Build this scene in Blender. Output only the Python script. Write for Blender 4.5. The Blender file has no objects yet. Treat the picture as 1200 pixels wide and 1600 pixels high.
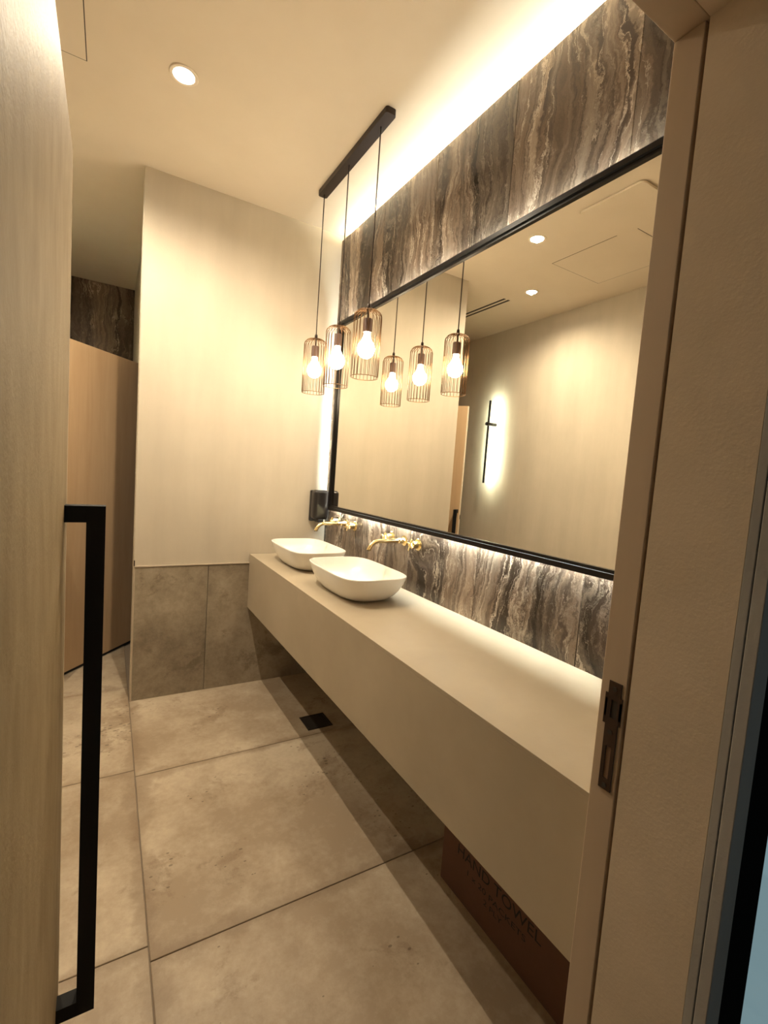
import bpy, bmesh, math, random
from mathutils import Vector, Matrix
random.seed(7)
SC = bpy.context.scene
COL = SC.collection

# ------------------------------------------------------------------ camera, world, exposure
cam_d = bpy.data.cameras.new('camera')
cam_d.sensor_fit = 'HORIZONTAL'; cam_d.sensor_width = 36.0
cam_d.lens = 36.0 * 727.25 / 1200.0
cam_d.clip_start = 0.01
cam = bpy.data.objects.new('camera', cam_d); COL.objects.link(cam)
cam.location = (-1.2838, -2.9372, 1.4126)
cam.rotation_euler = (1.4903, -0.0721, -0.5318)
SC.camera = cam

SC.view_settings.view_transform = 'Standard'
SC.view_settings.look = 'None'
SC.view_settings.gamma = 1.0
SC.view_settings.use_curve_mapping = False
SC.view_settings.exposure = 0.0
SC.cycles.use_denoising = True
SC.cycles.max_bounces = 10
SC.cycles.diffuse_bounces = 6
SC.cycles.glossy_bounces = 6
SC.cycles.transmission_bounces = 6
SC.cycles.sample_clamp_indirect = 60.0
SC.cycles.caustics_refractive = False

world = bpy.data.worlds.new('daylight'); SC.world = world
world.use_nodes = True
bg = world.node_tree.nodes['Background']
bg.inputs[0].default_value = (0.66, 0.82, 0.88, 1)
bg.inputs[1].default_value = 0.09

# colours of the lamps
WARM = (1.0, 0.82, 0.58)
SPOTC = (1.0, 0.84, 0.62)
COOL = (0.93, 1.0, 0.95)
BULB_E, COVE_E, HALO_E, WALL_E, DISC_E = 98.0, 62.0, 190.0, 420.0, 110.0
SPOT_W = 132.0

# ------------------------------------------------------------------ room measures
H = 2.945          # ceiling
LX = -2.20         # left wall
BX = -1.150        # left end of the back wall
FY = 2.15          # far wall of the passage
JX = -0.644        # right door jamb face
Y1, Y2, Y3 = -2.533, -2.572, -2.691   # frame inner edge, frame outer edge, wall outer face
HEAD = 2.016

# ------------------------------------------------------------------ node helpers
def new_mat(name):
    m = bpy.data.materials.new(name); m.use_nodes = True
    nt = m.node_tree; b = nt.nodes['Principled BSDF']
    return m, nt, b
def N(nt, t, **kw):
    n = nt.nodes.new(t)
    for k, v in kw.items():
        if k in n.inputs: n.inputs[k].default_value = v
        else: setattr(n, k, v)
    return n
def L(nt, a, b): nt.links.new(a, b)
def ramp(nt, fac, stops, interp='LINEAR'):
    r = nt.nodes.new('ShaderNodeValToRGB'); r.color_ramp.interpolation = interp
    e = r.color_ramp.elements
    while len(e) < len(stops): e.new(0.5)
    for i, (p, c) in enumerate(stops):
        e[i].position = p
        e[i].color = (c, c, c, 1) if isinstance(c, (int, float)) else (c[0], c[1], c[2], 1)
    L(nt, fac, r.inputs[0]); return r.outputs[0]
def mathn(nt, op, a, b=None, c=None):
    n = nt.nodes.new('ShaderNodeMath'); n.operation = op
    for i, v in enumerate((a, b, c)):
        if v is None: continue
        if isinstance(v, (int, float)): n.inputs[i].default_value = v
        else: L(nt, v, n.inputs[i])
    return n.outputs[0]
def mix(nt, fac, a, b, blend='MIX'):
    n = nt.nodes.new('ShaderNodeMix'); n.data_type = 'RGBA'; n.blend_type = blend
    for i, v in ((0, fac), (6, a), (7, b)):
        if isinstance(v, (int, float)): n.inputs[i].default_value = v
        elif isinstance(v, tuple): n.inputs[i].default_value = (v[0], v[1], v[2], 1)
        else: L(nt, v, n.inputs[i])
    return n.outputs[2]
def noise(nt, vec, scale, detail=4, rough=0.55, dist=0.0):
    n = N(nt, 'ShaderNodeTexNoise'); n.inputs['Scale'].default_value = scale
    n.inputs['Detail'].default_value = detail; n.inputs['Roughness'].default_value = rough
    n.inputs['Distortion'].default_value = dist
    L(nt, vec, n.inputs['Vector']); return n.outputs['Fac']
def position(nt, scale=(1, 1, 1), rnd=False):
    g = nt.nodes.new('ShaderNodeNewGeometry')
    m = nt.nodes.new('ShaderNodeMapping'); m.inputs['Scale'].default_value = scale
    L(nt, g.outputs['Position'], m.inputs['Vector'])
    if rnd:
        o = nt.nodes.new('ShaderNodeObjectInfo')
        k = nt.nodes.new('ShaderNodeCombineXYZ')
        r = mathn(nt, 'MULTIPLY', o.outputs['Random'], 23.0)
        for i in range(3): L(nt, r, k.inputs[i])
        L(nt, k.outputs[0], m.inputs['Location'])
    return m.outputs['Vector']
def bump(nt, b, height, strength=0.2, dist=0.002):
    n = nt.nodes.new('ShaderNodeBump'); n.inputs['Strength'].default_value = strength
    n.inputs['Distance'].default_value = dist
    L(nt, height, n.inputs['Height']); L(nt, n.outputs[0], b.inputs['Normal'])

def plain(name, col, rough=0.5, metal=0.0, spec=0.5, grain=0.06, gscale=60.0):
    m, nt, b = new_mat(name)
    v = position(nt)
    n = noise(nt, v, gscale, 3)
    c = mix(nt, n, tuple(x * (1 - grain) for x in col), tuple(min(1, x * (1 + grain)) for x in col))
    L(nt, c, b.inputs['Base Color'])
    b.inputs['Roughness'].default_value = rough; b.inputs['Metallic'].default_value = metal
    b.inputs['Specular IOR Level'].default_value = spec
    return m
def emitter(name, col, strength):
    m, nt, b = new_mat(name)
    b.inputs['Base Color'].default_value = (0.8, 0.8, 0.8, 1)
    b.inputs['Emission Color'].default_value = (*col, 1)
    b.inputs['Emission Strength'].default_value = strength
    return m
def plaster(name, c0, c1, streak=(5, 5, 0.5), rough=0.75, amt=1.0, bmp=0.25):
    m, nt, b = new_mat(name)
    v = position(nt, streak); n1 = noise(nt, v, 1.6, 5, 0.6)
    v2 = position(nt); n2 = noise(nt, v2, 3.0, 6, 0.6); n3 = noise(nt, v2, 160, 3)
    f = mathn(nt, 'MULTIPLY_ADD', n1, 0.6, mathn(nt, 'MULTIPLY', n2, 0.4))
    c = ramp(nt, f, [(0.36, c0), (0.64, c1)])
    L(nt, c, b.inputs['Base Color']); b.inputs['Roughness'].default_value = rough
    b.inputs['Specular IOR Level'].default_value = 0.25
    h = mathn(nt, 'MULTIPLY_ADD', n2, 2.0, n3)
    bump(nt, b, h, bmp, 0.0015)
    return m
def concrete(name, c0, c1, dark, rough=0.42, pits=True):
    m, nt, b = new_mat(name)
    v = position(nt, (1, 1, 1), True)
    big = noise(nt, v, 1.3, 8, 0.62, 0.3)
    mid = noise(nt, v, 5.0, 7, 0.65)
    fine = noise(nt, v, 45, 8, 0.7)
    f = mathn(nt, 'ADD', mathn(nt, 'MULTIPLY', big, 0.45), mathn(nt, 'MULTIPLY_ADD', mid, 0.37, mathn(nt, 'MULTIPLY', fine, 0.18)))
    c = ramp(nt, f, [(0.42, c0), (0.58, c1)])
    st = noise(nt, v, 2.6, 12, 0.74, 0.25)
    stm = ramp(nt, st, [(0.56, 0.0), (0.60, 0.38), (0.72, 0.8)])
    c = mix(nt, stm, c, dark)
    # grime gathered along the tile edges
    tc = nt.nodes.new('ShaderNodeTexCoord')
    sp = nt.nodes.new('ShaderNodeSeparateXYZ'); L(nt, tc.outputs['Generated'], sp.inputs[0])
    es = []
    for i in (0, 1):
        a = mathn(nt, 'ABSOLUTE', mathn(nt, 'SUBTRACT', sp.outputs[i], 0.5)); es.append(a)
    ed = mathn(nt, 'MAXIMUM', es[0], es[1])
    ed = mathn(nt, 'ADD', ed, mathn(nt, 'MULTIPLY', mathn(nt, 'SUBTRACT', noise(nt, v, 4, 7, 0.7), 0.5), 0.22))
    edm = ramp(nt, ed, [(0.46, 0.0), (0.485, 0.38), (0.53, 0.6)])
    if pits: c = mix(nt, edm, c, dark)
    if pits:
        vo = N(nt, 'ShaderNodeTexVoronoi'); vo.inputs['Scale'].default_value = 26
        dv = position(nt, (1, 1.6, 1), True)
        L(nt, dv, vo.inputs['Vector'])
        pm = noise(nt, v, 2.6, 3)
        thr = ramp(nt, pm, [(0.52, 0.0), (0.68, 0.24)])
        pit = mathn(nt, 'LESS_THAN', vo.outputs['Distance'], thr)
        c = mix(nt, mathn(nt, 'MULTIPLY', pit, 0.6), c, tuple(x * 0.45 for x in dark))
    L(nt, c, b.inputs['Base Color'])
    r = ramp(nt, mid, [(0.3, rough - 0.1), (0.7, rough + 0.12)])
    L(nt, r, b.inputs['Roughness'])
    b.inputs['Specular IOR Level'].default_value = 0.35
    bump(nt, b, mathn(nt, 'ADD', mid, fine), 0.25, 0.0015)
    return m
def marble(name, ax='y', rough=0.16):
    m, nt, b = new_mat(name)
    g = nt.nodes.new('ShaderNodeNewGeometry')
    s = nt.nodes.new('ShaderNodeSeparateXYZ'); L(nt, g.outputs['Position'], s.inputs[0])
    o = nt.nodes.new('ShaderNodeObjectInfo')
    u = s.outputs[1 if ax == 'y' else 0]; z = s.outputs[2]
    ro = mathn(nt, 'MULTIPLY', o.outputs['Random'], 31.0)
    def vec(ku, kz, off=0.0):
        k = nt.nodes.new('ShaderNodeCombineXYZ')
        L(nt, mathn(nt, 'MULTIPLY', u, ku), k.inputs[0]); L(nt, mathn(nt, 'MULTIPLY', z, kz), k.inputs[1])
        L(nt, mathn(nt, 'ADD', ro, off), k.inputs[2]); return k.outputs[0]
    w1 = mathn(nt, 'SUBTRACT', noise(nt, vec(2.2, 1.5), 1.0, 3, 0.5), 0.5)
    w2 = mathn(nt, 'SUBTRACT', noise(nt, vec(11, 7), 1.0, 6, 0.68), 0.5)
    uw = mathn(nt, 'ADD', u, mathn(nt, 'ADD', mathn(nt, 'MULTIPLY', w1, 0.34), mathn(nt, 'MULTIPLY', w2, 0.095)))
    def wv(ku, kz, off):
        k = nt.nodes.new('ShaderNodeCombineXYZ')
        L(nt, mathn(nt, 'MULTIPLY', uw, ku), k.inputs[0]); L(nt, mathn(nt, 'MULTIPLY', z, kz), k.inputs[1])
        L(nt, mathn(nt, 'ADD', ro, off), k.inputs[2]); return k.outputs[0]
    band = noise(nt, wv(8.0, 0.34, 3.0), 1.0, 7, 0.62)
    c = ramp(nt, band, [(0.34, (0.036, 0.027, 0.021)), (0.43, (0.070, 0.053, 0.042)), (0.465, (0.165, 0.128, 0.100)),
                        (0.53, (0.21, 0.165, 0.130)), (0.55, (0.115, 0.090, 0.072)), (0.60, (0.26, 0.215, 0.175)), (0.70, (0.35, 0.30, 0.255))])
    w3 = mathn(nt, 'SUBTRACT', noise(nt, vec(38, 16, 2.0), 1.0, 5, 0.7), 0.5)
    uw = mathn(nt, 'ADD', uw, mathn(nt, 'MULTIPLY', w3, 0.035))
    fb = noise(nt, wv(34, 1.1, 9.0), 1.0, 8, 0.72)
    c = mix(nt, ramp(nt, fb, [(0.38, 0.75), (0.50, 0.0)]), c, (0.060, 0.045, 0.036))
    c = mix(nt, ramp(nt, fb, [(0.53, 0.0), (0.66, 0.6)]), c, (0.33, 0.28, 0.23))
    rid = mathn(nt, 'ABSOLUTE', mathn(nt, 'SUBTRACT', noise(nt, wv(9, 0.7, 17.0), 1.0, 7, 0.66), 0.5))
    vm = noise(nt, vec(5, 3, 5.0), 1.0, 3)
    vein = mathn(nt, 'MULTIPLY', ramp(nt, rid, [(0.0, 1.0), (0.016, 0.0)]), ramp(nt, vm, [(0.40, 0.0), (0.56, 0.9)]))
    c = mix(nt, vein, c, (0.56, 0.50, 0.43))
    rid2 = mathn(nt, 'ABSOLUTE', mathn(nt, 'SUBTRACT', noise(nt, wv(20, 2.6, 23.0), 1.0, 6, 0.7), 0.5))
    vm2 = noise(nt, vec(7, 5, 13.0), 1.0, 3)
    c = mix(nt, mathn(nt, 'MULTIPLY', ramp(nt, rid2, [(0.0, 0.6), (0.02, 0.0)]), ramp(nt, vm2, [(0.45, 0.0), (0.6, 1.0)])), c, (0.46, 0.41, 0.35))
    lo = noise(nt, wv(4.2, 0.2, 41.0), 1.0, 3, 0.5)
    c = mix(nt, 1.0, c, ramp(nt, lo, [(0.38, 0.45), (0.47, 0.78), (0.53, 1.0), (0.62, 1.25)]), 'MULTIPLY')
    c = mix(nt, 1.0, c, (0.88, 0.80, 0.71), 'MULTIPLY')
    L(nt, c, b.inputs['Base Color'])
    b.inputs['Roughness'].default_value = rough; b.inputs['Specular IOR Level'].default_value = 0.35
    return m
def wood(name, c0, c1, rough=0.5, scale=1.0):
    m, nt, b = new_mat(name)
    v = position(nt, (38 * scale, 38 * scale, 1.6)); n = noise(nt, v, 1.0, 5, 0.6, 0.4)
    n2 = noise(nt, position(nt, (3, 3, 0.6)), 1.0, 3)
    c = ramp(nt, mathn(nt, 'MULTIPLY_ADD', n, 0.6, mathn(nt, 'MULTIPLY', n2, 0.4)), [(0.34, c0), (0.66, c1)])
    L(nt, c, b.inputs['Base Color']); b.inputs['Roughness'].default_value = rough
    b.inputs['Specular IOR Level'].default_value = 0.3
    bump(nt, b, n, 0.08, 0.001)
    return m

M = {}
M['wall'] = plaster('warm_plaster', (0.475, 0.425, 0.34), (0.545, 0.49, 0.395), (4, 4, 0.6))
M['ceiling'] = plaster('ceiling_paint', (0.69, 0.61, 0.49), (0.73, 0.65, 0.53), (1, 1, 1), 0.85, bmp=0.1)
M['reveal'] = plaster('reveal_plaster', (0.60, 0.49, 0.355), (0.70, 0.575, 0.43), (3, 3, 3), 0.8, bmp=0.22)
M['floor'] = concrete('floor_porcelain', (0.30, 0.232, 0.160), (0.46, 0.385, 0.285), (0.18, 0.122, 0.075))
M['walltile'] = concrete('wall_porcelain', (0.20, 0.165, 0.12), (0.38, 0.325, 0.245), (0.11, 0.085, 0.055), 0.4, False)
M['grout'] = plain('grout', (0.24, 0.19, 0.14), 0.9)
M['marble'] = marble('brown_marble', 'y')
M['marble_x'] = marble('brown_marble_far', 'x', 0.3)
M['counter'] = plaster('counter_stone', (0.34, 0.285, 0.205), (0.40, 0.34, 0.25), (1.5, 1.5, 1.5), 0.38, bmp=0.08)
M['basin'] = plain('white_ceramic', (0.80, 0.78, 0.73), 0.22, grain=0.01)
M['brass'] = plain('brushed_brass', (0.86, 0.69, 0.36), 0.22, 1.0, grain=0.05)
M['black'] = plain('black_metal', (0.010, 0.008, 0.007), 0.3, 0.0, 0.22, 0.1)
M['handle'] = plain('matt_black_metal', (0.004, 0.004, 0.004), 0.65, 0.0, 0.25, 0.1)
M['bronze'] = plain('dark_bronze', (0.030, 0.018, 0.013), 0.4, 0.4, 0.5, 0.1)
M['socket'] = plain('brown_socket', (0.11, 0.068, 0.056), 0.5, 0.2)
M['wire'] = plain('bronze_wire', (0.21, 0.115, 0.05), 0.35, 0.9, 0.5, 0.1)
M['dispenser'] = plain('black_plastic', (0.014, 0.012, 0.012), 0.28, 0.0, 0.5, 0.05)
M['door'] = plaster('pale_door_laminate', (0.27, 0.205, 0.115), (0.37, 0.29, 0.175), (12, 12, 5), 0.6, bmp=0.4)
M['cubdoor'] = wood('oak_veneer', (0.47, 0.315, 0.175), (0.56, 0.39, 0.23), 0.5, 0.5)
M['frame'] = wood('beige_frame_laminate', (0.50, 0.385, 0.27), (0.57, 0.445, 0.32), 0.55, 0.4)
M['edge'] = plain('pale_edge_band', (0.72, 0.62, 0.48), 0.5)
M['trim'] = plain('champagne_trim', (0.52, 0.45, 0.36), 0.35, 0.3)
M['grey'] = plaster('grey_architrave', (0.33, 0.315, 0.29), (0.42, 0.40, 0.37), (3, 3, 1), 0.8)
M['strike'] = plain('dark_steel', (0.085, 0.058, 0.045), 0.4, 0.7)
M['strike_in'] = plain('strike_pocket', (0.25, 0.15, 0.09), 0.8)
M['seam'] = plain('pale_seam', (0.55, 0.50, 0.42), 0.7)
M['drain'] = plain('drain_bronze', (0.03, 0.023, 0.018), 0.5, 0.4)
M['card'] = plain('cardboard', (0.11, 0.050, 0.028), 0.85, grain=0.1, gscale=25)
M['ink'] = plain('black_ink', (0.012, 0.009, 0.008), 0.8)
M['white'] = plain('white_enamel', (0.77, 0.69, 0.565), 0.5, grain=0.02)
M['slot'] = plain('slot_black', (0.05, 0.04, 0.03), 0.8)
M['pane'] = plain('glowing_blue_grey_glass', (0.50, 0.66, 0.68), 0.1, 0.7, grain=0.15, gscale=3)
_pb = M['pane'].node_tree.nodes['Principled BSDF']; _pb.inputs['Emission Color'].default_value = (0.55, 0.85, 0.95, 1); _pb.inputs['Emission Strength'].default_value = 0.26  # faint bluish glow added to the pane, standing in for daylight
M['winframe'] = plain('matt_black_frame', (0.004, 0.004, 0.004), 0.95, 0.0, 0.05)
M['mirror'], _nt, _b = new_mat('silvered_glass')
_b.inputs['Base Color'].default_value = (0.90, 0.88, 0.82, 1); _b.inputs['Metallic'].default_value = 1; _b.inputs['Roughness'].default_value = 0.0
M['bulb'] = emitter('bulb_glow', WARM, BULB_E)
M['cove'] = emitter('cove_led', (1.0, 0.90, 0.66), COVE_E)
M['halo'] = emitter('halo_led', COOL, HALO_E)
M['walllamp'] = emitter('wall_lamp_led', (0.93, 1.0, 0.80), WALL_E)
M['disc'] = emitter('downlight_lens', (1.0, 0.97, 0.9), DISC_E)

# ------------------------------------------------------------------ mesh helpers
def wloc(o):
    v = Vector(o.location)
    while o.parent: o = o.parent; v += Vector(o.location)
    return v
def obj(name, bm, mat, parent=None, local=False, smooth=False):
    """Link a bmesh (in world coordinates, or local to its parent) as one mesh object."""
    if parent is not None and not local:
        bmesh.ops.translate(bm, verts=bm.verts, vec=-wloc(parent))
    bmesh.ops.recalc_face_normals(bm, faces=bm.faces)
    me = bpy.data.meshes.new(name); bm.to_mesh(me); bm.free()
    if smooth:
        for p in me.polygons: p.use_smooth = True
        if smooth is not True:
            me.set_sharp_from_angle(angle=smooth)
    o = bpy.data.objects.new(name, me); me.materials.append(mat)
    COL.objects.link(o)
    if parent is not None: o.parent = parent
    return o
def tag(o, label=None, cat=None, group=None, kind=None):
    if label: o['label'] = label
    if cat: o['category'] = cat
    if group: o['group'] = group
    if kind: o['kind'] = kind
    return o
def empty(name, loc, label=None, cat=None, group=None, kind=None):
    o = bpy.data.objects.new(name, None); COL.objects.link(o); o.location = loc
    o.empty_display_size = 0.1
    return tag(o, label, cat, group, kind)
def copy_tree(o, parent=None):
    c = o.copy(); COL.objects.link(c)
    if parent is not None: c.parent = parent
    for ch in list(o.children): copy_tree(ch, c)
    return c
def bx(bm, x0, x1, y0, y1, z0, z1, bev=0.0, seg=2):
    r = bmesh.ops.create_cube(bm, size=1.0)
    vs = r['verts']
    for v in vs:
        v.co = Vector(((x0 + x1) / 2 + v.co.x * (x1 - x0), (y0 + y1) / 2 + v.co.y * (y1 - y0), (z0 + z1) / 2 + v.co.z * (z1 - z0)))
    if bev > 0:
        es = list({e for v in vs for e in v.link_edges})
        bmesh.ops.bevel(bm, geom=es, offset=bev, segments=seg, affect='EDGES', profile=0.5)
    return bm
def box(*a, **k): return bx(bmesh.new(), *a, **k)
def boxes(*bs, bev=0.0):
    bm = bmesh.new()
    for b in bs: bx(bm, *b, bev=bev)
    return bm
def lathe(prof, c=(0, 0, 0), axis='z', n=24, bm=None, cap=True):
    """profile of (radius, height) turned about an axis through c."""
    bm = bm or bmesh.new(); rings = []
    for r, h in prof:
        ring = []
        for i in range(n):
            a = 2 * math.pi * i / n; p = (r * math.cos(a), r * math.sin(a))
            if axis == 'z': co = (c[0] + p[0], c[1] + p[1], c[2] + h)
            elif axis == 'x': co = (c[0] + h, c[1] + p[0], c[2] + p[1])
            else: co = (c[0] + p[0], c[1] + h, c[2] + p[1])
            ring.append(bm.verts.new(co))
        rings.append(ring)
    for a, b in zip(rings, rings[1:]):
        for i in range(n): bm.faces.new((a[i], a[(i + 1) % n], b[(i + 1) % n], b[i]))
    if cap:
        bm.faces.new(rings[0]); bm.faces.new(rings[-1])
    return bm
def tube(pts, rad, n=10, bm=None, closed=False):
    bm = bm or bmesh.new(); pts = [Vector(p) for p in pts]
    rads = rad if isinstance(rad, (list, tuple)) else [rad] * len(pts)
    rings = []; prev = None; K = len(pts)
    for i, p in enumerate(pts):
        if closed: t = pts[(i + 1) % K] - pts[i - 1]
        else: t = pts[min(i + 1, K - 1)] - pts[max(i - 1, 0)]
        t.normalize()
        if prev is None:
            u = t.orthogonal().normalized()
        else:
            u = (prev - t * prev.dot(t)).normalized()
        prev = u; w = t.cross(u)
        rings.append([bm.verts.new(p + (u * math.cos(2 * math.pi * k / n) + w * math.sin(2 * math.pi * k / n)) * rads[i]) for k in range(n)])
    for i in range(K if closed else K - 1):
        a, b = rings[i], rings[(i + 1) % K]
        for k in range(n): bm.faces.new((a[k], a[(k + 1) % n], b[(k + 1) % n], b[k]))
    if not closed:
        bm.faces.new(rings[0]); bm.faces.new(rings[-1])
    return bm

# ================================================================== the setting
floor = tag(obj('floor', box(LX, 0.9, -4.2, FY, -0.10, -0.006), M['grout']), 'pale beige stone-look porcelain tile floor', kind='structure')
TS = 0.88
def floor_tiles():
    xs = [(LX, -1.155), (-1.155, 0.03), (0.03, 0.9)]
    for (x0, x1) in xs:
        y = 0.145 + (0.05 if x1 < -1.1 else 0.0) + 3 * TS
        while y > -4.2:
            ya, yb = max(y - TS, -4.2), min(y, FY)
            if yb - ya > 0.02 and not (x0 > -1.2 and ya > 0.1):
                xa, xb = max(x0, LX), min(x1, 0.9)
                yb2 = min(yb, 0.02) if x0 > -1.2 and y > 0 else yb
                if yb2 - ya > 0.02:
                    obj('floor_tile', box(xa + 0.0016, xb - 0.0016, ya + 0.0016, yb2 - 0.0016, -0.012, 0.0, bev=0.0015, seg=1), M['floor'], floor)
            y -= TS
floor_tiles()
tag(obj('ceiling', box(LX, 0.9, -4.2, FY, H, H + 0.1), M['ceiling']), 'warm cream painted ceiling washed by light along the marble', kind='structure')
tag(obj('wall_left', box(LX - 0.1, LX, -4.2, FY, -0.1, H + 0.1), M['wall']), 'cream plaster wall facing the mirror, seen in its reflection', kind='structure')

# back wall: plaster above, porcelain slabs below
wb = tag(obj('wall_back', boxes((BX, 0.10, 0.0, 0.14, 0.795, H + 0.1), (BX, 0.10, 0.010, 0.14, -0.1, 0.795)), M['wall']),
         'cream plaster end wall above grey-beige porcelain slabs', kind='structure')
for x0, x1 in ((BX + 0.006, -0.749), (-0.747, 0.0)):
    obj('wall_tile', box(x0, x1, -0.002, 0.012, 0.0, 0.786, bev=0.001, seg=1), M['walltile'], wb)
tag(obj('trim_1', box(BX + 0.004, 0.0, -0.006, 0.004, 0.788, 0.796, bev=0.001), M['trim']), 'thin champagne metal strip above the porcelain slabs', kind='structure')
obj('end_tab', box(BX - 0.001, BX + 0.005, -0.006, 0.002, 0.796, 0.828, bev=0.001), M['strike'], bpy.data.objects['trim_1'])
_bm = lathe([(0.006, 0.0), (0.006, 0.80)], (BX + 0.003, 0.003, 0.0), n=12)
tag(obj('trim_2', _bm, M['trim'], smooth=0.8), 'rounded vertical corner strip at the end of the slabs', kind='structure')
# cubicle behind the back wall: side wall with a door opening
tag(obj('wall_passage', boxes((BX + 0.04, BX + 0.14, 1.06, FY, -0.1, H + 0.1), (BX + 0.04, BX + 0.14, 0.14, 0.24, -0.1, H + 0.1), (BX + 0.04, BX + 0.14, 0.24, 1.06, 2.12, H + 0.1)), M['wall']),
    'plaster side wall of the cubicle behind the end wall', kind='structure')
wf = tag(obj('wall_far', box(LX, 0.1, FY + 0.02, FY + 0.12, -0.1, H + 0.1), M['grout']), 'dark brown marble wall at the end of the passage', kind='structure')
x = LX
while x < BX + 0.1:
    for z0, z1 in ((0.0, 1.6), (1.6, H)):
        obj('marble_panel', box(x + 0.001, x + 0.299, FY, FY + 0.022, z0 + 0.001, z1 - 0.001, bev=0.0008, seg=1), M['marble_x'], wf)
    x += 0.30

# mirror wall: marble panels with a lit slot along the ceiling
MT = H - 0.032
wr = tag(obj('wall_right', box(0.075, 0.18, -2.69, 0.14, -0.1, H + 0.1), M['wall']), 'brown veined marble wall behind the mirror and basins', kind='structure')
JY = [0.0, -0.07, -0.56, -1.05, -1.54, -2.03, -2.533]
for a, b in zip(JY, JY[1:]):
    for z0, z1 in ((0.0, 1.75), (1.75, MT)):
        obj('marble_panel', box(0.0, 0.014, b + 0.0012, a - 0.0012, z0 + 0.0008, z1 - 0.0008, bev=0.001, seg=1), M['marble'], wr)
obj('wall_core', box(0.004, 0.075, -2.533, 0.0, 0.0, MT - 0.02), M['seam'], wr)
# LED strip lying on top of the marble, tilted to the ceiling
def strip_quad(p0, p1, n, w, th=0.004):
    """thin emissive bar from p0 to p1, width w, facing n."""
    p0, p1, n = Vector(p0), Vector(p1), Vector(n).normalized()
    d = (p1 - p0).normalized(); s = n.cross(d).normalized() * (w / 2)
    bm = bmesh.new(); vs = []
    for p in (p0, p1):
        for q in (s, -s): 
            vs.append(bm.verts.new(p + q)); vs.append(bm.verts.new(p + q - n * th))
    # 0,1: p0+s ; 2,3: p0-s ; 4,5: p1+s ; 6,7: p1-s
    for f in ((0, 2, 6, 4), (1, 5, 7, 3), (0, 4, 5, 1), (2, 3, 7, 6), (0, 1, 3, 2), (4, 6, 7, 5)): bm.faces.new([vs[i] for i in f])
    return bm
tag(obj('led_strip', strip_quad((0.030, -2.52, MT + 0.002), (0.030, -0.06, MT + 0.002), (-0.6, 0, 0.8), 0.018), M['cove']),
    'warm LED strip hidden on top of the marble wall', 'light strip')

# entrance wall with door opening
LJ = -1.44
tag(obj('wall_front', boxes((JX, 0.10, Y3, Y2 - 0.005, -0.1, H + 0.1), (JX + 0.034, 0.10, Y2 - 0.006, Y1, -0.1, H + 0.1),
                            (LX, LJ, Y3, Y1, -0.1, H + 0.1),
                            (LJ, JX, Y3, Y2 - 0.005, HEAD, H + 0.1), (LJ, JX + 0.034, Y2 - 0.006, Y1, HEAD + 0.034, H + 0.1)), M['reveal']),
    'tan plaster entrance wall with a deep door reveal', kind='structure')
fr = tag(obj('trim_3', boxes((JX, JX + 0.032, Y2, Y1, 0.0, HEAD), (LJ, JX + 0.032, Y2 - 0.0045, Y1, HEAD, HEAD + 0.032), (LJ, LJ + 0.03, Y2, Y1, 0.0, HEAD), bev=0.0012), M['frame']),
         'beige laminate door frame around the entrance', kind='structure')
# strike plate let into the jamb
def strike():
    bm = bmesh.new()
    xa, xb = JX - 0.0018, JX + 0.002
    y0, y1 = -2.5655, -2.5465
    def b(ya, yb, za, zb): bx(bm, xa, xb, ya, yb, za, zb)
    b(y0, y1, 0.974, 0.991); b(y0, y0 + 0.0055, 0.991, 1.040); b(y1 - 0.0055, y1, 0.991, 1.040); b(y0, y1, 1.040, 1.083)
    b(y0 - 0.003, y0 + 0.0035, 1.083, 1.110); b(y1 - 0.006, y1 + 0.003, 1.083, 1.110); b(y0, y1, 1.110, 1.137)
    b(y0 - 0.003, y0, 1.075, 1.116); b(y1, y1 + 0.004, 1.072, 1.118)
    return bm
sp = tag(obj('strike_plate', strike(), M['strike'], fr), 'dark steel strike plate with two openings')
obj('latch_pocket', box(JX - 0.0004, JX + 0.001, -2.562, -2.5525, 1.083, 1.110), M['slot'], sp)
obj('bolt_pocket', box(JX - 0.0004, JX + 0.001, -2.560, -2.552, 0.991, 1.040), M['strike_in'], sp)
for z in (0.981, 1.062, 1.127):
    obj('screw', lathe([(0.0034, -0.0008), (0.0034, 0.0), (0.002, 0.0002)], (JX - 0.0022, -2.556, z), 'x', 12), M['slot'], sp)
# grey architrave outside and dark framed glass beside the entrance
arch = tag(obj('trim_4', boxes((JX, JX + 0.036, -2.7015, Y3, 0.0, 2.12), (JX, JX + 0.036, -2.716, -2.7025, 0.0, 2.12), bev=0.001), M['grey']),
           'grey stone-textured architrave on the outside of the entrance', kind='structure')
w1 = empty('window_1', (-0.2, -2.70, 0.0), 'black framed bluish glass panel with an added faint glow beside the entrance', kind='structure')
obj('window_frame', boxes((-0.607, -0.531, -2.715, Y3, 0.0, 2.3), (0.35, 0.43, -2.715, Y3, 0.0, 2.3), (-0.531, 0.35, -2.715, Y3, 2.22, 2.3), (-0.531, 0.35, -2.715, Y3, 0.0, 0.08), bev=0.002), M['winframe'], w1)
obj('pane', box(-0.531, 0.35, -2.711, -2.700, 0.08, 2.22), M['pane'], w1)

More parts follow.
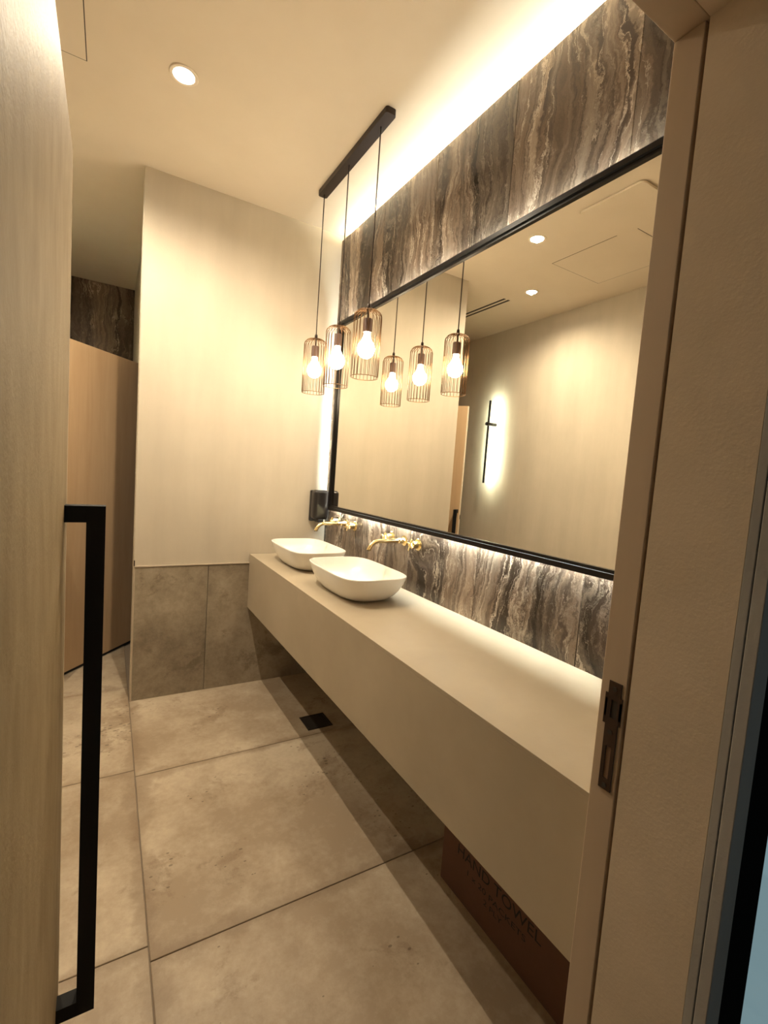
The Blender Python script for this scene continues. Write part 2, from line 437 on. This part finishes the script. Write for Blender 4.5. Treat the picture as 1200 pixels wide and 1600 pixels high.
# ------------------------------------------------------------------ doors
def make_handle(parent, face_x, y, z0, z1, s=0.034, off=0.0376, name='pull_handle'):
    """square-section D pull: post away from the face with two arms."""
    bm = bmesh.new(); h = s / 2
    bx(bm, face_x + off, face_x + off + s, y - h, y + h, z0, z1)
    bx(bm, face_x, face_x + off + 0.001, y - h, y + h, z0, z0 + s)
    bx(bm, face_x, face_x + off + 0.001, y - h, y + h, z1 - s, z1)
    return obj(name, bm, M['handle'], parent)
DX = -1.3586
d1 = empty('door_1', (DX - 0.0225, -2.49, 0.0), 'pale beige entrance door standing open on the left', kind='structure')
obj('leaf', box(DX - 0.042, DX, -2.488, -1.757, 0.008, HEAD - 0.004, bev=0.0015), M['door'], d1)
obj('edge_band', box(DX - 0.0425, DX + 0.0004, -1.757, -1.752, 0.008, HEAD - 0.004, bev=0.001), M['edge'], d1)
hd = make_handle(d1, DX, -1.80, 0.158, 1.305)
tag(hd, 'tall square black pull handle')
for z in (0.25, 1.0, 1.8):
    obj('hinge', lathe([(0.007, -0.05), (0.007, 0.05)], (DX - 0.03, -2.497, z), n=12), M['strike'], d1, smooth=0.8)

# cubicle door ajar (45 degrees)
d2 = empty('door_2', (-1.585, 0.395, 0.0), 'orange oak cubicle door standing ajar in the passage', kind='structure')
ang = math.atan2(0.936 - 0.505, -1.131 + 1.489)
DW = 0.80
# local: x along the leaf from the leading edge, y negative towards the camera
obj('leaf', box(0.004, DW, -0.0, 0.038, 0.02, 2.085, bev=0.0015), M['cubdoor'], d2, local=True)
obj('edge_band', box(-0.002, 0.004, 0.0, 0.038, 0.02, 2.085), M['edge'], d2, local=True)
obj('gap_shade_strip', box(0.004, DW, 0.004, 0.034, 0.004, 0.022), M['handle'], d2, local=True)  # black strip stands in for the shaded gap under the leaf
bmh = bmesh.new()
for b in ((0.012, 0.042, -0.085, -0.055, 0.25, 1.14), (0.012, 0.042, -0.056, 0.0, 0.25, 0.28), (0.012, 0.042, -0.056, 0.0, 1.11, 1.14)): bx(bmh, *b)
obj('pull_handle', bmh, M['handle'], d2, local=True)
obj('latch', box(-0.006, 0.0, 0.012, 0.026, 1.05, 1.09, bev=0.001), M['strike'], d2, local=True)
d2.rotation_euler.z = ang

# ================================================================== vanity counter
CZ, CF, CB = 0.85, -0.502, 0.506
vc = empty('vanity_counter', (-0.25, -1.25, CB), 'long beige stone vanity counter floating from the marble wall', 'counter')
obj('countertop', box(CF, -0.001, Y1 + 0.002, -0.004, CZ - 0.012, CZ, bev=0.0004, seg=1), M['counter'], vc)
obj('front_apron', box(CF, CF + 0.02, Y1 + 0.002, -0.004, CB, CZ - 0.0121), M['counter'], vc)
obj('bottom_panel', box(CF + 0.0202, -0.001, Y1 + 0.002, -0.004, CB, CB + 0.015), M['counter'], vc)

# ------------------------------------------------------------------ basins
def basin_mesh():
    n = 72
    # (half length y, half width x, z, exponent)
    outer = [(0.150, 0.080, 0.0, 2.8), (0.195, 0.112, 0.001, 2.8), (0.218, 0.128, 0.008, 2.9), (0.240, 0.143, 0.025, 3.0), (0.259, 0.157, 0.052, 3.2),
             (0.272, 0.168, 0.084, 3.35), (0.279, 0.174, 0.110, 3.5), (0.280, 0.175, 0.1145, 3.5), (0.279, 0.174, 0.117, 3.5)]
    inner = [(0.274, 0.169, 0.117, 3.5), (0.272, 0.167, 0.113, 3.5), (0.264, 0.160, 0.086, 3.3), (0.248, 0.149, 0.055, 3.1), (0.218, 0.127, 0.030, 2.9), (0.15, 0.085, 0.016, 2.6), (0.06, 0.04, 0.013, 2.0), (0.025, 0.025, 0.012, 2.0)]
    bm = bmesh.new(); rings = []
    for a, b, z, e in outer + inner:
        e *= 1.0 + 0.28 * min(1.0, z / 0.11)
        ring = []
        for i in range(n):
            t = 2 * math.pi * i / n; ct, st = math.cos(t), math.sin(t)
            rr = (abs(ct / b) ** e + abs(st / a) ** e) ** (-1 / e)
            ring.append(bm.verts.new((rr * ct, rr * st, z)))
        rings.append(ring)
    for p, q in zip(rings, rings[1:]):
        for i in range(n): bm.faces.new((p[i], p[(i + 1) % n], q[(i + 1) % n], q[i]))
    bm.faces.new(rings[0]); bm.faces.new(rings[-1])
    return bm
def make_basin():
    t = empty('wash_basin', (0, 0, 0))
    obj('bowl', basin_mesh(), M['basin'], t, local=True, smooth=1.0)
    obj('drain_stopper', lathe([(0.024, 0.0), (0.024, 0.004), (0.018, 0.006), (0.0, 0.0065)], (0, 0, 0.012), n=24, cap=False), M['brass'], t, local=True, smooth=0.8)
    return t
b0 = make_basin(); b1 = copy_tree(b0)
for b, y, lab in ((b0, -0.375, 'white rounded vessel basin farther along the counter, beside the end wall'), (b1, -1.005, 'white rounded vessel basin nearer on the counter, in front of the other')):
    b.location = (-0.266, y, CZ); b.scale = (0.95, 0.95, 0.98); tag(b, lab, 'basin', 'vessel basins on the counter')

# ------------------------------------------------------------------ taps
def make_tap():
    t = empty('wall_tap', (0, 0, 0))
    # spout
    pts = [(0.0, 0, 0), (-0.05, 0, 0), (-0.10, 0, 0), (-0.148, 0, 0)]
    for k in range(1, 9):
        a = math.radians(62 * k / 8); R = 0.055
        pts.append((-0.148 - R * math.sin(a), 0, -R * (1 - math.cos(a))))
    e = Vector(pts[-1]); d = Vector((-math.cos(math.radians(62)), 0, -math.sin(math.radians(62))))
    pts.append(tuple(e + d * 0.018))
    s = obj('spout', tube(pts, 0.0105, 14), M['brass'], t, local=True, smooth=0.9)
    obj('aerator', lathe([(0.0078, -0.002), (0.0078, 0.002)], tuple(Vector(pts[-1])), n=12), M['slot'], s, local=True)
    obj('spout_collar', lathe([(0.026, 0.0), (0.026, -0.005), (0.015, -0.007), (0.014, -0.038), (0.010, -0.042)], (0, 0, 0), 'x', 24), M['brass'], t, local=True, smooth=0.7)
    for sgn in (-1, 1):
        y = 0.122 * sgn
        h = obj('tap_handle', lathe([(0.029, 0.0), (0.029, -0.005), (0.027, -0.007), (0.0185, -0.0075), (0.0185, -0.040), (0.010, -0.043), (0.009, -0.055), (0.006, -0.058)], (0, y, 0), 'x', 24), M['brass'], t, local=True, smooth=0.7)
        bm = bmesh.new()
        for a in (0.35, 0.35 + math.pi / 2):
            dy, dz = math.cos(a) * 0.030, math.sin(a) * 0.030
            tube([(-0.050, y - dy, -dz), (-0.050, y, 0), (-0.050, y + dy, dz)], [0.0036, 0.005, 0.0036], 8, bm)
        obj('cross_lever', bm, M['brass'], h, local=True, smooth=0.9)
    return t
t0 = make_tap(); t1 = copy_tree(t0)
for t, y, lab in ((t0, -0.338, 'brass wall tap over the basin beside the end wall'), (t1, -1.008, 'brass wall tap over the nearer basin, cross handles in plain view')):
    t.location = (0.0, y, 1.09); tag(t, lab, 'tap', 'brass wall taps')

# ------------------------------------------------------------------ mirror
MY0, MY1, MZ0, MZ1 = -2.36, -0.15, 1.159, 2.348
mi = empty('wall_mirror', (-0.02, (MY0 + MY1) / 2, MZ0), 'large black framed rectangular mirror glowing from behind over the counter', 'mirror')
def ring_bm(y0, y1, z0, z1, w, x0, x1):
    """rectangular frame with mitred look, one closed solid."""
    bm = bmesh.new(); V = []
    for xx in (x0, x1):
        for i in (0, w):
            V.append([bm.verts.new((xx, yy, zz)) for yy, zz in ((y0 + i, z0 + i), (y1 - i, z0 + i), (y1 - i, z1 - i), (y0 + i, z1 - i))])
    of, inf, ob, inb = V
    for k in range(4):
        j = (k + 1) % 4
        bm.faces.new((of[k], of[j], inf[j], inf[k])); bm.faces.new((ob[k], inb[k], inb[j], ob[j]))
        bm.faces.new((of[k], ob[k], ob[j], of[j])); bm.faces.new((inf[k], inf[j], inb[j], inb[k]))
    return bm
obj('frame', ring_bm(MY0, MY1, MZ0, MZ1, 0.018, -0.052, -0.022), M['black'], mi)
obj('inner_bead', ring_bm(MY0 + 0.0185, MY1 - 0.0185, MZ0 + 0.0185, MZ1 - 0.0185, 0.010, -0.044, -0.022), M['black'], mi)
obj('glass', box(-0.036, -0.030, MY0 + 0.02, MY1 - 0.02, MZ0 + 0.02, MZ1 - 0.02), M['mirror'], mi)
obj('backing', box(-0.022, 0.0, MY0 + 0.0215, MY1 - 0.0215, MZ0 + 0.0215, MZ1 - 0.0215), M['black'], mi)
i = 0.018
for nm, p0, p1, n in (('led_strip', (-0.015, MY0 + i, MZ1 - i), (-0.015, MY1 - i, MZ1 - i), (0.7, 0, 0.7)), ('led_strip', (-0.015, MY0 + i, MZ0 + i), (-0.015, MY1 - i, MZ0 + i), (0.35, 0, -0.93)),
                      ('led_strip', (-0.015, MY1 - i, MZ0 + i), (-0.015, MY1 - i, MZ1 - i), (0.85, 0.52, 0)), ('led_strip', (-0.015, MY0 + i, MZ0 + i), (-0.015, MY0 + i, MZ1 - i), (0.85, -0.52, 0))):
    obj(nm, strip_quad(p0, p1, n, 0.010, 0.003), M['halo'], mi)

# ------------------------------------------------------------------ soap dispenser on the back wall
sd = empty('soap_dispenser', (-0.072, 0.0, 1.065), 'black soap dispenser on the end wall beside the mirror corner', 'dispenser')
obj('back_plate', box(-0.122, -0.022, -0.03, 0.0, 1.068, 1.275, bev=0.008, seg=3), M['dispenser'], sd, smooth=0.6)
obj('cover', box(-0.124, -0.020, -0.105, -0.028, 1.085, 1.280, bev=0.022, seg=5), M['dispenser'], sd, smooth=0.6)
obj('nozzle', box(-0.092, -0.052, -0.098, -0.035, 1.066, 1.09, bev=0.005), M['dispenser'], sd, smooth=0.6)

# ------------------------------------------------------------------ pendant lamp
pl = empty('pendant_lamp', (-0.295, -0.735, H), 'black ceiling bar with three bronze wire-cage pendants', 'pendant lamp')
bmb = box(-0.320, -0.270, -1.105, -0.362, H - 0.026, H, bev=0.0)
vert_e = [e for e in bmb.edges if abs(e.verts[0].co.z - e.verts[1].co.z) > 0.01]
bmesh.ops.bevel(bmb, geom=vert_e, offset=0.012, segments=4, affect='EDGES', profile=0.5)
obj('ceiling_bar', bmb, M['bronze'], pl, smooth=0.6)
PX, PZ = -0.294, 2.145
def cage_mesh():
    bm = bmesh.new(); R = 0.063; nw = 22
    for k in range(nw):
        a = 2 * math.pi * k / nw; ca, sa = math.cos(a), math.sin(a)
        prof = [(0.009, 0.0)]
        for q in range(1, 7):
            b = math.radians(90 * q / 6); prof.append((0.023 + 0.040 * math.sin(b), -0.034 * (1 - math.cos(b)) - 0.002))
        prof += [(R, -0.15), (R, -0.300)]
        tube([(r * ca, r * sa, z) for r, z in prof], 0.00145, 4, bm)
    for r, z, rad in ((R, -0.300, 0.0017), (0.012, -0.001, 0.002)):
        tube([(r * math.cos(2 * math.pi * k / 40), r * math.sin(2 * math.pi * k / 40), z) for k in range(40)], rad, 5, bm, closed=True)
    return bm
first = None
for y in (-0.392, -0.699, -1.014):
    loc = (PX + 0.295, y + 0.735, PZ - H)
    if first is None:
        cord = obj('cord', tube([(0, 0, 0.02), (0.0005, 0, 0.4), (0, 0, H - 0.026 - PZ)], 0.003, 8), M['bronze'], pl, local=True, smooth=True)
        cage = obj('cage_shade', cage_mesh(), M['wire'], pl, local=True, smooth=True)
        cap = obj('cable_gland', lathe([(0.0055, 0.024), (0.008, 0.018), (0.008, 0.0), (0.005, -0.004), (0.005, -0.040)], n=14), M['bronze'], pl, local=True, smooth=0.7)
        sock = obj('lamp_socket', lathe([(0.006, -0.038), (0.019, -0.041), (0.020, -0.046), (0.020, -0.100), (0.016, -0.102)], n=20), M['socket'], pl, local=True, smooth=0.7)
        prof = [(0.0135, -0.100), (0.014, -0.112), (0.018, -0.125)]
        for q in range(0, 13):
            a = math.radians(40 + (180 - 40) * q / 12); prof.append((max(0.0005, 0.040 * math.sin(a)), -0.174 + 0.040 * math.cos(a) * 1.05))
        bulb = obj('bulb', lathe(prof, n=24), M['bulb'], pl, local=True, smooth=True)
        for o in (cord, cage, cap, sock, bulb): o.location = loc
        first = (cord, cage, cap, sock, bulb)
    else:
        for o in first:
            k = o.copy(); COL.objects.link(k); k.parent = pl; k.location = loc

# ------------------------------------------------------------------ ceiling things
def make_downlight():
    t = empty('downlight', (0, 0, 0))
    obj('trim_ring', lathe([(0.034, 0.0), (0.046, 0.0), (0.048, -0.002), (0.046, -0.005), (0.036, -0.005), (0.032, -0.001), (0.034, 0.0)], n=32, cap=False), M['white'], t, local=True, smooth=0.7)
    obj('lens', lathe([(0.0335, -0.0005), (0.0335, -0.003), (0.022, -0.005), (0.0005, -0.006)], n=28), M['disc'], t, local=True, smooth=0.7)
    return t
dl = make_downlight(); dl2 = copy_tree(dl)
for d, p, lab in ((dl, (-1.058, -0.753), 'lit recessed ceiling downlight in front of the pendant bar'), (dl2, (-1.657, -0.17), 'second lit downlight near the left wall, seen in the mirror')):
    d.location = (p[0], p[1], H); d.scale = (1.15, 1.15, 1.0); tag(d, lab, 'downlight', 'recessed downlights')
    ld = bpy.data.lights.new('downlight_beam', 'SPOT'); ld.energy = SPOT_W * (1.0 if d is dl else 0.72); ld.color = SPOTC
    ld.spot_size = math.radians(156); ld.spot_blend = 1.0; ld.shadow_soft_size = 0.012
    lo = bpy.data.objects.new('downlight_beam', ld); COL.objects.link(lo); lo.parent = d; lo.location = (0, 0, -0.012)
def rounded_plate(x0, x1, y0, y1, z0, z1, r, seg=6, bev=0.004):
    bm = box(x0, x1, y0, y1, z0, z1)
    es = [e for e in bm.edges if abs(e.verts[0].co.z - e.verts[1].co.z) > 1e-4]
    bmesh.ops.bevel(bm, geom=es, offset=r, segments=seg, affect='EDGES', profile=0.5)
    return bm
av = empty('air_diffuser', (-1.2, -1.27, H), 'cream square ceiling air diffuser with rounded corners', 'air vent')
obj('cover_plate', rounded_plate(-1.385, -1.008, -1.46, -1.083, H - 0.014, H - 0.004, 0.03), M['ceiling'], av, smooth=0.6)
obj('neck', rounded_plate(-1.36, -1.033, -1.435, -1.108, H - 0.007, H, 0.03), M['slot'], av)
hp = empty('access_hatch', (-1.645, -0.89, H), 'flush cream access hatch outlined on the ceiling', 'hatch')
obj('shadow_gap', box(-1.90, -1.39, -1.19, -0.59, H - 0.0006, H), M['slot'], hp)
obj('hatch_panel', box(-1.8965, -1.3935, -1.1865, -0.5935, H - 0.0012, H - 0.0004), M['ceiling'], hp)
sl = empty('slot_diffuser', (-1.62, 0.33, H), 'black two-slot linear air diffuser in the passage ceiling', 'air vent')
obj('frame', box(-1.67, -1.575, 0.06, 1.2, H - 0.002, H), M['white'], sl)
for x0 in (-1.66, -1.612):
    obj('slot', box(x0, x0 + 0.024, 0.065, 1.195, H - 0.0035, H - 0.001), M['slot'], sl)

# ------------------------------------------------------------------ wall lamp
wl = empty('wall_lamp', (LX, 0.675, 2.0), 'slim black vertical bar lamp throwing light onto the left wall', 'wall lamp')
obj('bar', boxes((LX + 0.100, LX + 0.106, 0.666, 0.684, 1.40, 2.235), (LX + 0.094, LX + 0.1002, 0.666, 0.668, 1.40, 2.235), (LX + 0.094, LX + 0.1002, 0.682, 0.684, 1.40, 2.235)), M['black'], wl)
obj('led_strip', box(LX + 0.0975, LX + 0.0995, 0.669, 0.681, 1.41, 2.225), M['walllamp'], wl)
obj('arm', lathe([(0.018, 0.0), (0.018, 0.128), (0.016, 0.130)], (LX, 0.675, 2.0), 'x', 20), M['black'], wl, smooth=0.7)

# ------------------------------------------------------------------ floor drain
fd = empty('floor_drain', (-0.25, -0.62, 0.0), 'small dark square drain cover in the floor under the counter', 'drain')
obj('rim', boxes((-0.322, -0.178, -0.692, -0.684, 0.0, 0.004), (-0.322, -0.178, -0.558, -0.550, 0.0, 0.004), (-0.322, -0.314, -0.684, -0.558, 0.0, 0.004), (-0.186, -0.178, -0.684, -0.558, 0.0, 0.004)), M['drain'], fd)
obj('cover', box(-0.312, -0.188, -0.682, -0.560, 0.0, 0.003, bev=0.0008), M['drain'], fd)

# ------------------------------------------------------------------ hand towel carton
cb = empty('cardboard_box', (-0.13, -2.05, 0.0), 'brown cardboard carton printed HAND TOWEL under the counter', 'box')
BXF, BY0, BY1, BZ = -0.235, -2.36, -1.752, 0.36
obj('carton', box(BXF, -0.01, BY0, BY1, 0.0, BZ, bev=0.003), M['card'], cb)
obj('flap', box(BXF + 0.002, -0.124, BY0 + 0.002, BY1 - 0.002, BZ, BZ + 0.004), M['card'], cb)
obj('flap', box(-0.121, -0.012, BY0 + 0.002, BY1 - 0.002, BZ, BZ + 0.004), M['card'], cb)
def lettering(txt, y, z, cap, width, parent):
    cu = bpy.data.curves.new('lettering', 'FONT'); cu.body = txt; cu.size = 1.0; cu.extrude = 0.0; cu.resolution_u = 3
    tmp = bpy.data.objects.new('tmp', cu); COL.objects.link(tmp)
    dg = bpy.context.evaluated_depsgraph_get()
    me = bpy.data.meshes.new_from_object(tmp.evaluated_get(dg)); bpy.data.objects.remove(tmp)
    xs = [v.co.x for v in me.vertices]; ys = [v.co.y for v in me.vertices]
    kx = width / (max(xs) - min(xs)); ky = cap / (max(ys) - min(ys)); mx, my = min(xs), min(ys)
    bm = bmesh.new(); bm.from_mesh(me); bpy.data.meshes.remove(me)
    for v in bm.verts: v.co = Vector((BXF - 0.0006, y - (v.co.x - mx) * kx, z + (v.co.y - my) * ky))
    return obj('lettering', bm, M['ink'], parent)
lettering('HAND TOWEL', -1.832, 0.152, 0.036, 0.355, cb)
lettering('1 x 20 PACKETS', -1.885, 0.114, 0.019, 0.25, cb)
lettering('2 PLY', -1.965, 0.083, 0.018, 0.08, cb)
